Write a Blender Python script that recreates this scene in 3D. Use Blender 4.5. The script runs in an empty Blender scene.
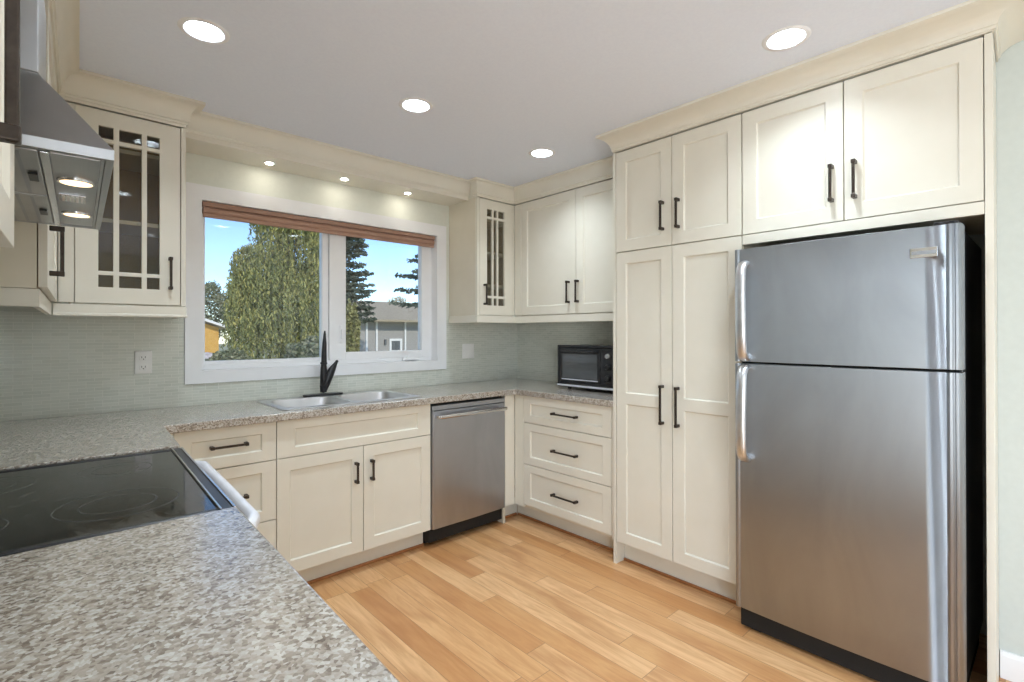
import bpy, bmesh, math, random
from mathutils import Vector, Matrix
random.seed(7)
C = bpy.context.scene.collection
S = bpy.context.scene

# ---------------------------------------------------------------- camera
H = 2.395                       # ceiling height
YAW, PITCH, ROLL, FPX, CAMH = .7427, .0038, -.0015, 503.19, 1.2975
cy, sn = math.cos(YAW), math.sin(YAW)
F0, R0, Z0 = Vector((sn, cy, 0)), Vector((cy, -sn, 0)), Vector((0, 0, 1))
FW = F0*math.cos(PITCH) + Z0*math.sin(PITCH)
U2 = -F0*math.sin(PITCH) + Z0*math.cos(PITCH)
RT = R0*math.cos(ROLL) + U2*math.sin(ROLL)
UP = -R0*math.sin(ROLL) + U2*math.cos(ROLL)
cd = bpy.data.cameras.new('camera'); cam = bpy.data.objects.new('camera', cd); C.objects.link(cam)
cd.sensor_fit = 'HORIZONTAL'; cd.sensor_width = 36; cd.lens = FPX/1024*36; cd.shift_y = -9.77/1024
cd.clip_start = .02; cd.clip_end = 500
M = Matrix((RT, UP, -FW)).transposed().to_4x4(); M.translation = (-.0031, -.0069, CAMH); cam.matrix_world = M
S.camera = cam

# ---------------------------------------------------------------- view, sky, sun, added side fill
S.view_settings.view_transform = 'Standard'; S.view_settings.look = 'None'
S.view_settings.gamma = 1; S.view_settings.use_curve_mapping = False
S.view_settings.exposure = 0.07
DOWN_L, HOOD_L, PUCK_L = 330, 2.2, 90
SIDE_W, SUN_W, SKY_W = 75, 2.6, .24
w = bpy.data.worlds.new('sky'); S.world = w; w.use_nodes = True
nt = w.node_tree; bg = nt.nodes['Background']
sky = nt.nodes.new('ShaderNodeTexSky'); sky.sky_type = 'NISHITA'; sky.sun_disc = False
sky.sun_elevation = math.radians(42); sky.sun_rotation = math.radians(-125); sky.air_density = 1.0; sky.dust_density = .25; sky.ozone_density = 5.0; sky.altitude = 900
nt.links.new(sky.outputs[0], bg.inputs[0]); bg.inputs[1].default_value = SKY_W

def light(name, kind, loc, power, color=(1, 1, 1), rot=None, **k):
    d = bpy.data.lights.new(name, kind); d.energy = power; d.color = color
    for a, v in k.items(): setattr(d, a, v)
    o = bpy.data.objects.new(name, d); C.objects.link(o); o.location = loc
    if rot: o.rotation_euler = rot
    return o
sd = Vector((-.04, .78, -.6))
so = light('sun', 'SUN', (0, 0, 30), SUN_W, (1, .95, .86), angle=.01); so.rotation_euler = sd.to_track_quat('-Z', 'Y').to_euler()
light('side_fill', 'AREA', (-.43, -1.55, 1.10), SIDE_W, (.90, .95, 1), (math.radians(114), 0, math.radians(-91.8)), shape='RECTANGLE', size=2.0, size_y=1.9)  # added fill lamp in an unseen wall opening, tilted up to brighten the ceiling

# ---------------------------------------------------------------- node helpers
def mat(name, col=(.8, .8, .8), rough=.5, metal=0, spec=.5, **k):
    m = bpy.data.materials.new(name); m.use_nodes = True
    b = m.node_tree.nodes['Principled BSDF']
    b.inputs['Base Color'].default_value = (*col, 1); b.inputs['Roughness'].default_value = rough
    b.inputs['Metallic'].default_value = metal; b.inputs['Specular IOR Level'].default_value = spec
    for a, v in k.items(): b.inputs[a.replace('_', ' ')].default_value = v
    m['b'] = 1
    return m
def N(m, t, **k):
    n = m.node_tree.nodes.new(t)
    for a, v in k.items(): setattr(n, a, v)
    return n
def L(m, a, b): m.node_tree.links.new(a, b)
def P(m): return m.node_tree.nodes['Principled BSDF']
def srgb(r, g, b):
    f = lambda c: c/12.92 if c <= .04045 else ((c+.055)/1.055)**2.4
    return (f(r/255), f(g/255), f(b/255))
def mapping(m, scale=(1, 1, 1), rot=(0, 0, 0)):
    t = N(m, 'ShaderNodeTexCoord'); mp = N(m, 'ShaderNodeMapping')
    mp.inputs['Scale'].default_value = scale; mp.inputs['Rotation'].default_value = rot
    L(m, t.outputs['Object'], mp.inputs['Vector']); return mp.outputs[0]
def noise(m, vec, scale, detail=4, rough=.55, dist=0):
    n = N(m, 'ShaderNodeTexNoise'); n.inputs['Scale'].default_value = scale; n.inputs['Detail'].default_value = detail
    n.inputs['Roughness'].default_value = rough; n.inputs['Distortion'].default_value = dist
    L(m, vec, n.inputs['Vector']); return n.outputs['Fac']
def ramp(m, fac, stops, interp='LINEAR'):
    r = N(m, 'ShaderNodeValToRGB'); e = r.color_ramp.elements; r.color_ramp.interpolation = interp
    while len(e) < len(stops): e.new(.5)
    for el, (p, c) in zip(e, stops): el.position = p; el.color = (*c, 1) if len(c) == 3 else c
    L(m, fac, r.inputs[0]); return r.outputs[0]
def mixc(m, fac, a, b, mode='MIX'):
    n = N(m, 'ShaderNodeMix', data_type='RGBA', blend_type=mode)
    for s, v in ((n.inputs[0], fac), (n.inputs[6], a), (n.inputs[7], b)):
        if hasattr(v, 'links'): L(m, v, s)
        elif isinstance(v, (int, float)): s.default_value = v
        else: s.default_value = (*v, 1)
    return n.outputs[2]
def math_(m, op, a, b=None):
    n = N(m, 'ShaderNodeMath', operation=op)
    for i, v in enumerate((a, b)):
        if v is None: continue
        if hasattr(v, 'links'): L(m, v, n.inputs[i])
        else: n.inputs[i].default_value = v
    return n.outputs[0]
def bump(m, h, strength=.2, dist=.002):
    n = N(m, 'ShaderNodeBump'); n.inputs['Strength'].default_value = strength; n.inputs['Distance'].default_value = dist
    L(m, h, n.inputs['Height']); L(m, n.outputs[0], P(m).inputs['Normal'])
def varied(name, c1, c2, scale, rough=.5, detail=3, stretch=(1, 1, 1), bmp=0, **k):
    m = mat(name, c1, rough, **k); v = mapping(m, stretch)
    f = noise(m, v, scale, detail)
    L(m, ramp(m, f, [(.35, c1), (.65, c2)]), P(m).inputs['Base Color'])
    if bmp: bump(m, f, bmp)
    return m

# ---------------------------------------------------------------- materials
CREAM = varied('cream_lacquer', srgb(227, 222, 207), srgb(230, 225, 211), 6, .34)
CARCASS = varied('cream_carcass', srgb(220, 212, 192), srgb(224, 216, 197), 6, .45)
BRONZE = varied('dark_bronze', srgb(58, 50, 44), srgb(72, 63, 55), 60, .38, metal=.7)
WHITE = varied('white_paint', srgb(240, 241, 243), srgb(243, 244, 246), 8, .35)
PVC = varied('white_vinyl', srgb(243, 244, 246), srgb(246, 247, 249), 8, .3)
CEIL = varied('ceiling_paint', srgb(231, 237, 249), srgb(234, 240, 251), 90, .85, bmp=.06)
WALLP = varied('pale_green_paint', srgb(220, 223, 213), srgb(223, 226, 216), 40, .7, bmp=.03)
WALLR = varied('pale_grey_green_paint', srgb(203, 209, 204), srgb(206, 212, 207), 40, .7, bmp=.03)
BLACKP = varied('black_plastic', (.012, .012, .013), (.018, .018, .02), 30, .35)
BLACKM = varied('matt_black', (.005, .005, .005), (.008, .008, .008), 200, .7)
GLASSBLK = varied('black_gloss_glass', (.010, .011, .011), (.013, .014, .014), 3, .06)
CHROME = varied('polished_steel', (.62, .62, .63), (.68, .68, .69), 20, .22, metal=1)
FAUCETM = varied('matt_black_faucet', (.018, .018, .02), (.026, .026, .028), 50, .32, metal=.3)
BLINDM = varied('brown_blind_fabric', srgb(160, 124, 106), srgb(178, 142, 122), 60, .6, stretch=(.1, 1, 6))
PLATE = varied('white_plate', srgb(238, 238, 236), srgb(242, 242, 240), 10, .3)
DARKSLOT = varied('dark_slot', (.03, .03, .03), (.04, .04, .04), 10, .6)
SHELFM = CARCASS
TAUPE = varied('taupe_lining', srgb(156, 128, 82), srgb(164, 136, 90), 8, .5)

def smeared():
    m = mat('smeared_cooktop_glass', (.011, .012, .012), .06); v = mapping(m, (1, 1.6, 1))
    f = noise(m, v, 7, 6, .65, 2.2)
    L(m, ramp(m, f, [(.50, (.010, .011, .011)), (.62, (.022, .023, .022)), (.70, (.06, .062, .06)), (.76, (.018, .019, .018))]), P(m).inputs['Base Color'])
    mr = N(m, 'ShaderNodeMapRange'); mr.inputs[1].default_value = .45; mr.inputs[2].default_value = .75; mr.inputs[3].default_value = .05; mr.inputs[4].default_value = .24
    L(m, f, mr.inputs[0]); L(m, mr.outputs[0], P(m).inputs['Roughness']); return m
COOKGLASS = smeared()
def steel(name, base, rough, aniso, stretch):
    m = mat(name, base, rough, 1); v = mapping(m, stretch)
    f = noise(m, v, 1, 5, .6)
    b = P(m); b.inputs['Anisotropic'].default_value = aniso
    t = N(m, 'ShaderNodeTangent', direction_type='RADIAL', axis='Z'); L(m, t.outputs[0], b.inputs['Tangent'])
    mr = N(m, 'ShaderNodeMapRange'); mr.inputs[3].default_value = rough*.8; mr.inputs[4].default_value = rough*1.25
    L(m, f, mr.inputs[0]); L(m, mr.outputs[0], b.inputs['Roughness'])
    v2 = mapping(m, (1.2, 1.2, .5)); f2 = noise(m, v2, 3.5, 4, .6, .6)
    L(m, ramp(m, f2, [(.3, tuple(c*.90 for c in base)), (.7, tuple(min(1, c*1.08) for c in base))]), b.inputs['Base Color'])
    bump(m, f, .05, .0004)
    return m
STEEL = steel('brushed_steel', (.35, .366, .39), .38, .85, (4, 4, 500))
STEELD = steel('brushed_steel_dishwasher', (.43, .45, .49), .36, .6, (4, 4, 500))
STEELH = steel('brushed_steel_hood', (.52, .53, .54), .33, .4, (4, 300, 4))
ALU = varied('satin_aluminium', (.62, .63, .65), (.70, .71, .73), 30, .36, metal=1)
SINKM = steel('satin_steel_sink', (.70, .71, .73), .34, .2, (200, 6, 6))

def emit(name, col, s):
    m = mat(name, col, .4); b = P(m); b.inputs['Emission Color'].default_value = (*col, 1); b.inputs['Emission Strength'].default_value = s
    return m
E_DOWN = emit('downlight_lens', (.79, .905, 1), DOWN_L)
E_HOOD = emit('hood_lamp_lens', (1, .74, .46), HOOD_L)
E_PUCK = emit('puck_lens', (1, .93, .80), PUCK_L)

def clear_glass(name, tint=(1, 1, 1), rough=0):
    m = bpy.data.materials.new(name); m.use_nodes = True; t = m.node_tree; t.nodes.clear()
    o = t.nodes.new('ShaderNodeOutputMaterial'); mx = t.nodes.new('ShaderNodeMixShader'); fr = t.nodes.new('ShaderNodeFresnel')
    tr = t.nodes.new('ShaderNodeBsdfTransparent'); gl = t.nodes.new('ShaderNodeBsdfGlossy')
    tr.inputs[0].default_value = (*tint, 1); gl.inputs['Roughness'].default_value = rough; fr.inputs[0].default_value = 1.45
    t.links.new(fr.outputs[0], mx.inputs[0]); t.links.new(tr.outputs[0], mx.inputs[1]); t.links.new(gl.outputs[0], mx.inputs[2]); t.links.new(mx.outputs[0], o.inputs[0])
    return m
GLASS = clear_glass('window_glass', (.97, .98, .98))
CABGLASS = clear_glass('cabinet_glass', (.86, .84, .78), .03)

def make_granite():
    m = mat('speckled_laminate', (.4, .35, .3), .2, Coat_Weight=.8, Coat_Roughness=.22, Coat_IOR=1.6); v = mapping(m)
    vo = N(m, 'ShaderNodeTexVoronoi'); vo.inputs['Scale'].default_value = 190; L(m, v, vo.inputs['Vector'])
    wn = N(m, 'ShaderNodeSeparateColor'); L(m, vo.outputs['Color'], wn.inputs[0])
    n1 = noise(m, v, 42, 6, .65, .8)
    s = math_(m, 'ADD', math_(m, 'MULTIPLY', wn.outputs[0], .42), math_(m, 'MULTIPLY', n1, .62))
    c = ramp(m, s, [(.24, srgb(80, 66, 54)), (.36, srgb(124, 109, 95)), (.48, srgb(160, 149, 136)), (.60, srgb(179, 171, 159)), (.74, srgb(208, 203, 195)), (.86, srgb(150, 138, 124))])
    n2 = noise(m, v, 9, 3)
    c = mixc(m, math_(m, 'MULTIPLY', n2, .35), c, srgb(166, 158, 147))
    L(m, c, P(m).inputs['Base Color'])
    mr = N(m, 'ShaderNodeMapRange'); mr.inputs[3].default_value = .17; mr.inputs[4].default_value = .30
    L(m, n1, mr.inputs[0]); L(m, mr.outputs[0], P(m).inputs['Roughness'])
    bump(m, n1, .12, .0006)
    return m
GRANITE = make_granite()

def make_floor():
    m = mat('maple_planks', (.6, .4, .25), .3); t = N(m, 'ShaderNodeTexCoord'); sp = N(m, 'ShaderNodeSeparateXYZ')
    L(m, t.outputs['Object'], sp.inputs[0]); x, y = sp.outputs[0], sp.outputs[1]
    PW, PL = .108, 1.05
    xr = math_(m, 'DIVIDE', math_(m, 'ADD', x, 10.03), PW); row = math_(m, 'FLOOR', xr)
    w1 = N(m, 'ShaderNodeTexWhiteNoise', noise_dimensions='1D'); L(m, row, w1.inputs['W'])
    yr = math_(m, 'ADD', math_(m, 'DIVIDE', y, PL), math_(m, 'MULTIPLY', w1.outputs[0], 7.3)); pl = math_(m, 'FLOOR', yr)
    cb = N(m, 'ShaderNodeCombineXYZ'); L(m, row, cb.inputs[0]); L(m, pl, cb.inputs[1])
    w2 = N(m, 'ShaderNodeTexWhiteNoise', noise_dimensions='3D'); L(m, cb.outputs[0], w2.inputs['Vector'])
    rnd = w2.outputs[0]
    cv = N(m, 'ShaderNodeCombineXYZ'); L(m, math_(m, 'ADD', math_(m, 'MULTIPLY', x, 26), math_(m, 'MULTIPLY', rnd, 90)), cv.inputs[0]); L(m, math_(m, 'MULTIPLY', y, 2.2), cv.inputs[1]); L(m, math_(m, 'MULTIPLY', rnd, 37), cv.inputs[2])
    g = noise(m, cv.outputs[0], 1.0, 6, .62, 1.6)
    cv2 = N(m, 'ShaderNodeCombineXYZ'); L(m, math_(m, 'ADD', math_(m, 'MULTIPLY', x, 7), math_(m, 'MULTIPLY', rnd, 50)), cv2.inputs[0]); L(m, math_(m, 'MULTIPLY', y, 1.6), cv2.inputs[1])
    g2 = noise(m, cv2.outputs[0], 1.0, 3, .5, .8)
    base = ramp(m, rnd, [(0, srgb(200, 147, 96)), (.25, srgb(213, 164, 112)), (.65, srgb(223, 177, 126)), (1, srgb(231, 190, 142))])
    c = mixc(m, math_(m, 'MULTIPLY', ramp(m, g, [(.38, (0, 0, 0)), (.68, (1, 1, 1))]), .55), base, srgb(178, 118, 68), 'MIX')
    c = mixc(m, math_(m, 'MULTIPLY', ramp(m, g2, [(.50, (0, 0, 0)), (.70, (1, 1, 1))]), .5), c, srgb(166, 106, 58))
    ex = math_(m, 'ABSOLUTE', math_(m, 'SUBTRACT', math_(m, 'FRACT', xr), .5)); ey = math_(m, 'ABSOLUTE', math_(m, 'SUBTRACT', math_(m, 'FRACT', yr), .5))
    gap = math_(m, 'MAXIMUM', math_(m, 'GREATER_THAN', ex, .5-.0011/PW), math_(m, 'GREATER_THAN', ey, .5-.0013/PL))
    c = mixc(m, math_(m, 'MULTIPLY', gap, .6), c, srgb(110, 70, 40))
    L(m, c, P(m).inputs['Base Color'])
    bump(m, math_(m, 'SUBTRACT', math_(m, 'MULTIPLY', g, .2), gap), .25, .0012)
    return m
FLOORM = make_floor()
SHOEM = varied('brown_shoe_strip', srgb(150, 96, 54), srgb(170, 112, 66), 20, .45, stretch=(1, 1, 1))

def make_tile(name, axis):
    # horizontal axis of the wall: 'X' (back wall) or 'Y' (right wall)
    m = mat(name, (.5, .55, .45), .18); t = N(m, 'ShaderNodeTexCoord'); sp = N(m, 'ShaderNodeSeparateXYZ'); cb = N(m, 'ShaderNodeCombineXYZ')
    L(m, t.outputs['Object'], sp.inputs[0]); L(m, sp.outputs[0 if axis == 'X' else 1], cb.inputs[0]); L(m, sp.outputs[2], cb.inputs[1])
    b = N(m, 'ShaderNodeTexBrick'); b.offset = .5; b.offset_frequency = 3; b.squash = 1
    b.inputs['Scale'].default_value = 1; b.inputs['Brick Width'].default_value = .062; b.inputs['Row Height'].default_value = .0155
    b.inputs['Mortar Size'].default_value = .0011; b.inputs['Mortar Smooth'].default_value = .2; b.inputs['Bias'].default_value = 0
    b.inputs['Color1'].default_value = (*srgb(208, 212, 201), 1); b.inputs['Color2'].default_value = (*srgb(220, 223, 213), 1); b.inputs['Mortar'].default_value = (*srgb(230, 231, 222), 1)
    L(m, cb.outputs[0], b.inputs['Vector']); L(m, b.outputs['Color'], P(m).inputs['Base Color'])
    rr = N(m, 'ShaderNodeMapRange'); rr.inputs[3].default_value = .14; rr.inputs[4].default_value = .7; L(m, b.outputs['Fac'], rr.inputs[0]); L(m, rr.outputs[0], P(m).inputs['Roughness'])
    wv = noise(m, cb.outputs[0], 30, 2)
    bump(m, math_(m, 'SUBTRACT', math_(m, 'MULTIPLY', wv, .5), b.outputs['Fac']), .35, .0012)
    return m
TILEX, TILEY = make_tile('glass_mosaic', 'X'), make_tile('glass_mosaic_side', 'Y')

def leafy(name, c1, c2, c3, trans=.25):
    m = mat(name, c1, .6, spec=.2); g = N(m, 'ShaderNodeNewGeometry'); v = mapping(m)
    f = noise(m, v, 1.3, 2)
    s = math_(m, 'ADD', math_(m, 'MULTIPLY', g.outputs['Random Per Island'], .6), math_(m, 'MULTIPLY', f, .5))
    L(m, ramp(m, s, [(.2, c1), (.55, c2), (.9, c3)]), P(m).inputs['Base Color'])
    return m
BIRCHL = leafy('birch_leaves', srgb(90, 98, 60), srgb(136, 138, 84), srgb(192, 182, 108))
SPRUCEL = leafy('spruce_needles', srgb(66, 76, 64), srgb(88, 99, 84), srgb(118, 124, 106))
SHRUBL = leafy('shrub_leaves', srgb(92, 100, 72), srgb(124, 128, 98), srgb(158, 152, 122))
PALEL = leafy('pale_twigs', srgb(186, 176, 150), srgb(204, 194, 168), srgb(216, 208, 184))
GOLDL = leafy('cedar_leaves', srgb(118, 118, 70), srgb(146, 144, 92), srgb(170, 166, 114))
BARK = varied('bark', srgb(92, 82, 70), srgb(150, 142, 130), 14, .85, stretch=(1, 1, .3))
GRASS = varied('dry_lawn', srgb(150, 150, 112), srgb(178, 168, 134), 1.2, .9, 5)
SIDING = varied('grey_siding', srgb(160, 156, 150), srgb(166, 162, 156), 8, .7)
SHINGLE = varied('grey_shingles', srgb(158, 146, 124), srgb(176, 162, 138), 9, .85, 5, (1, 1, 5))
TRIMW = varied('white_exterior_trim', srgb(232, 230, 225), srgb(236, 234, 230), 8, .5)
TANW = varied('ochre_siding', srgb(206, 156, 74), srgb(214, 166, 84), 3, .7)
DARKWIN = varied('dark_window', (.10, .11, .12), (.14, .15, .16), 3, .1)
STONE = varied('pale_stone', srgb(170, 156, 150), srgb(204, 194, 190), 5, .9, 5)

# ---------------------------------------------------------------- object helpers
def obj(name, bm, material, parent=None, bevel=0, smooth=False, loc=None, seg=2):
    me = bpy.data.meshes.new(name); bmesh.ops.recalc_face_normals(bm, faces=bm.faces) if smooth != 'raw' else None
    bm.to_mesh(me); bm.free(); me.materials.append(material)
    o = bpy.data.objects.new(name, me); C.objects.link(o)
    if parent: o.parent = parent
    if loc: o.location = loc
    if bevel:
        b = o.modifiers.new('bevel', 'BEVEL'); b.width = bevel; b.segments = seg; b.limit_method = 'ANGLE'; b.angle_limit = math.radians(40); b.harden_normals = False
    if smooth is True:
        for p in me.polygons: p.use_smooth = True
        me.set_sharp_from_angle(angle=math.radians(40))
    return o
def tag(o, label=None, cat=None, group=None, kind=None):
    if label: o['label'] = label
    if cat: o['category'] = cat
    if group: o['group'] = group
    if kind: o['kind'] = kind
    return o
def thing(name, label, cat, loc=(0, 0, 0), rz=0, group=None, kind=None):
    o = bpy.data.objects.new(name, None); C.objects.link(o); o.location = loc; o.rotation_euler = (0, 0, rz); o.empty_display_size = .1
    return tag(o, label, cat, group, kind)
def B(): return bmesh.new()
def box(bm, x0, x1, y0, y1, z0, z1):
    v = [bm.verts.new((x, y, z)) for x in (x0, x1) for y in (y0, y1) for z in (z0, z1)]
    for f in ((0, 1, 3, 2), (4, 6, 7, 5), (0, 4, 5, 1), (2, 3, 7, 6), (0, 2, 6, 4), (1, 5, 7, 3)): bm.faces.new([v[i] for i in f])
    return bm
def boxes(*bs):
    bm = B()
    for b in bs: box(bm, *b)
    return bm
def prism(bm, pts, a0, a1, plane='xz'):
    # polygon in a plane, extruded along the third axis
    def q(p, a): return {'xz': (p[0], a, p[1]), 'xy': (p[0], p[1], a), 'yz': (a, p[0], p[1])}[plane]
    A = [bm.verts.new(q(p, a0)) for p in pts]; D = [bm.verts.new(q(p, a1)) for p in pts]
    n = len(pts)
    bm.faces.new(A[::-1]); bm.faces.new(D)
    for i in range(n): bm.faces.new((A[i], A[(i+1) % n], D[(i+1) % n], D[i]))
    return bm
def lathe(bm, prof, n=24, c=(0, 0, 0), axis='z', caps=True):
    rings = []
    for r, z in prof:
        ring = []
        for i in range(n):
            a = 2*math.pi*i/n; p = (r*math.cos(a), r*math.sin(a), z)
            if axis == 'y': p = (p[0], z, p[1])
            ring.append(bm.verts.new((c[0]+p[0], c[1]+p[1], c[2]+p[2])))
        rings.append(ring)
    for a, b in zip(rings, rings[1:]):
        for i in range(n): bm.faces.new((a[i], a[(i+1) % n], b[(i+1) % n], b[i]))
    if caps and prof[0] != prof[-1]:
        if prof[0][0] > 1e-6: bm.faces.new(rings[0][::-1])
        if prof[-1][0] > 1e-6: bm.faces.new(rings[-1])
    return bm
def tube(bm, path, radii, n=12, flat=(1, 1), ref=Vector((0, 0, 1))):
    path = [Vector(p) for p in path]; rings = []
    for i, p in enumerate(path):
        d = (path[min(i+1, len(path)-1)] - path[max(i-1, 0)]).normalized()
        a = d.cross(ref)
        if a.length < 1e-3: a = d.cross(Vector((1, 0, 0)))
        a.normalize(); b = d.cross(a); r = radii[i] if hasattr(radii, '__len__') else radii
        rings.append([bm.verts.new(p + a*(r*flat[0]*math.cos(2*math.pi*k/n)) + b*(r*flat[1]*math.sin(2*math.pi*k/n))) for k in range(n)])
    for a, b in zip(rings, rings[1:]):
        for k in range(n): bm.faces.new((a[k], a[(k+1) % n], b[(k+1) % n], b[k]))
    bm.faces.new(rings[0][::-1]); bm.faces.new(rings[-1])
    return bm
def sweep(bm, path, prof, side=1, span=None):
    # moulding profile [(outward, z)] swept along an xy path with mitred corners; closed profile
    n = len(path); P2 = [Vector(p) for p in path]; rings = []
    for i in range(*(span or (0, n))):
        ns = []
        for a, b in ((i-1, i), (i, i+1)):
            if 0 <= a and b < n:
                d = (P2[b]-P2[a]).normalized(); ns.append(Vector((d.y, -d.x))*side)
        m = ns[0] if len(ns) == 1 else (ns[0]+ns[1])/(1+ns[0].dot(ns[1]))
        rings.append([bm.verts.new((P2[i].x+m.x*o, P2[i].y+m.y*o, z)) for o, z in prof])
    k = len(prof)
    for a, b in zip(rings, rings[1:]):
        for j in range(k): bm.faces.new((a[j], a[(j+1) % k], b[(j+1) % k], b[j]))
    bm.faces.new(rings[0]); bm.faces.new(rings[-1][::-1])
    return bm
def grid_door(x0, x1, z0, z1, opens_x, opens_z, t=.02, glass=False, rec=.009, slope=.005):
    # frame-and-panel front: y = 0 is the face, y = t the back
    bm = B(); xs = [x0]+[v for o in opens_x for v in o]+[x1]; zs = [z0]+[v for o in opens_z for v in o]+[z1]
    V = {}
    def v(x, y, z):
        k = (round(x, 5), round(y, 5), round(z, 5))
        if k not in V: V[k] = bm.verts.new(k)
        return V[k]
    def quad(*p):
        bm.faces.new([v(*q) for q in p])
    for i in range(len(xs)-1):
        for j in range(len(zs)-1):
            a, b, c, d = xs[i], xs[i+1], zs[j], zs[j+1]
            if i % 2 and j % 2:
                s, y = (0, t) if glass else (slope, rec)
                ring0 = [(a, 0, c), (b, 0, c), (b, 0, d), (a, 0, d)]
                ring1 = [(a+s, y, c+s), (b-s, y, c+s), (b-s, y, d-s), (a+s, y, d-s)]
                for q in range(4): quad(ring0[q], ring0[(q+1) % 4], ring1[(q+1) % 4], ring1[q])
                if not glass: quad(*ring1); quad((a, t, c), (a, t, d), (b, t, d), (b, t, c))
            else:
                quad((a, 0, c), (b, 0, c), (b, 0, d), (a, 0, d)); quad((a, t, c), (a, t, d), (b, t, d), (b, t, c))
    for i in range(len(xs)-1):
        a, b = xs[i], xs[i+1]
        quad((a, 0, z0), (a, t, z0), (b, t, z0), (b, 0, z0)); quad((a, 0, z1), (b, 0, z1), (b, t, z1), (a, t, z1))
    for j in range(len(zs)-1):
        c, d = zs[j], zs[j+1]
        quad((x0, 0, c), (x0, 0, d), (x0, t, d), (x0, t, c)); quad((x1, 0, c), (x1, t, c), (x1, t, d), (x1, 0, d))
    return bm
def shaker(x0, x1, z0, z1, fr=.062, frz=None, mid=None):
    frz = frz or fr
    oz = [(z0+frz, z1-frz)] if not mid else [(z0+frz, mid[0]), (mid[1], z1-frz)]
    return grid_door(x0, x1, z0, z1, [(x0+fr, x1-fr)], oz)
def pull(x, z, length, vertical=True, parent=None, y=0):
    h = length/2; s = .0052; out = .034
    bm = B()
    if vertical:
        box(bm, x-s, x+s, y-out, y-out+.010, z-h, z+h)
        for k in (-1, 1): box(bm, x-s-.0022, x+s+.0022, y-out-.001, y, z+k*(h-.008)-.0075, z+k*(h-.008)+.0075)
    else:
        box(bm, x-h, x+h, y-out, y-out+.010, z-s, z+s)
        for k in (-1, 1): box(bm, x+k*(h-.008)-.0075, x+k*(h-.008)+.0075, y-out-.001, y, z-s-.0022, z+s+.0022)
    return obj('handle', bm, BRONZE, parent, .0018)
def door(parent, x0, x1, z0, z1, hx=None, hz=None, hl=.152, vert=True, fr=.062, frz=None, mid=None, name='door'):
    d = obj(name, shaker(x0, x1, z0, z1, fr, frz, mid), CREAM, parent, .0012)
    if hx is not None: pull(hx, hz, hl, vert, d)
    return d
def glass_door(parent, x0, x1, z0, z1, ox, oz, hx, hz):
    d = obj('door', grid_door(x0, x1, z0, z1, ox, oz, glass=True), CREAM, parent, .001)
    obj('glass_pane', box(B(), ox[0][0]-.008, ox[-1][1]+.008, .0125, .0155, oz[0][0]-.008, oz[-1][1]+.008), CABGLASS, d)
    pull(hx, hz, .152, True, d)
    return d

RIGHT = math.radians(-90)
LEFT = math.radians(88.2)
LO = (.2687, 0, 0)             # the left run: local x runs away from the camera, local y into the wall
lc, ls = math.cos(LEFT), math.sin(LEFT)
def lw(x, y): return (LO[0]+x*lc-y*ls, LO[1]+x*ls+y*lc)

YW, XW = 3.1426, 2.951
CT = .914

# ---------------------------------------------------------------- room shell
def struct(name, bm, m, label, cat, bevel=0, parent=None):
    o = obj(name, bm, m, parent, bevel); return tag(o, label, cat, kind='structure')
struct('floor', box(B(), -.75, 3.2, -3.3, YW+.14, -.12, 0), FLOORM, 'light maple plank floor running away from the camera', 'floor')
bm = B(); cans = [(.407, 2.087), (1.293, 2.087), (2.203, 2.124), (2.017, .68)]
struct('ceiling', box(B(), -.75, 3.2, -3.5, YW+.5, H+.11, H+.2), CEIL, 'flat roof deck above the ceiling', 'ceiling')
# plasterboard with a round hole for every can
hidden = [(.407, .68), (1.293, .68), (.8, -1.2), (2.0, -1.2)]
def disc_hole_plane(x0, x1, y0, y1, z, holes, r):
    bm = B(); e = []
    def loop(pts):
        vs = [bm.verts.new((p[0], p[1], z)) for p in pts]
        for i in range(len(vs)): e.append(bm.edges.new((vs[i], vs[(i+1) % len(vs)])))
    loop([(x0, y0), (x1, y0), (x1, y1), (x0, y1)])
    for hx, hy in holes: loop([(hx+r*math.cos(a*math.pi/16), hy+r*math.sin(a*math.pi/16)) for a in range(32)])
    bmesh.ops.triangle_fill(bm, edges=e, use_beauty=True, use_dissolve=False)
    r_ = bmesh.ops.extrude_face_region(bm, geom=bm.faces[:])
    for v in r_['geom']:
        if isinstance(v, bmesh.types.BMVert): v.co.z += .02
    return bm
struct('ceiling', disc_hole_plane(-.75, 3.2, -3.3, YW+.14, H, cans+hidden, .066), CEIL, 'smooth pale grey painted ceiling with round recessed lights', 'ceiling')
# back wall with the window opening
WX0, WX1, WZ0, WZ1 = .600, 2.118, 1.097, 2.022
wb = boxes((-.75, WX0-.012, YW, YW+.14, 0, H+.02), (WX1+.012, 3.2, YW, YW+.14, 0, H+.02), (WX0-.012, WX1+.012, YW, YW+.14, 0, WZ0-.012), (WX0-.012, WX1+.012, YW, YW+.14, WZ1+.012, H+.02))
struct('wall_back', wb, WALLP, 'pale green painted back wall around the window', 'wall')
bm = B()
for xa, xb, za, zb in ((-3.3, -2.62, 0, H+.02), (-.48, YW+.02, 0, H+.02), (-2.62, -.48, 0, .12), (-2.62, -.48, 2.16, H+.02)):
    prism(bm, [lw(xa, .681), lw(xb, .681), lw(xb, .80), lw(xa, .80)], za, zb, 'xy')
struct('wall_left', bm, WALLP, 'pale green left wall behind the range hood and left cabinets', 'wall')
struct('wall_right', boxes((XW, 3.2, .155, YW, 0, H+.02), (2.645, 3.2, -3.3, .155, 0, H+.02)), WALLR, 'pale grey green wall to the right of the refrigerator', 'wall')
struct('wall_rear', box(B(), -.75, 3.2, -3.3, -3.18, 0, H+.02), WALLP, 'plain rear wall behind the camera', 'wall')
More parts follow.
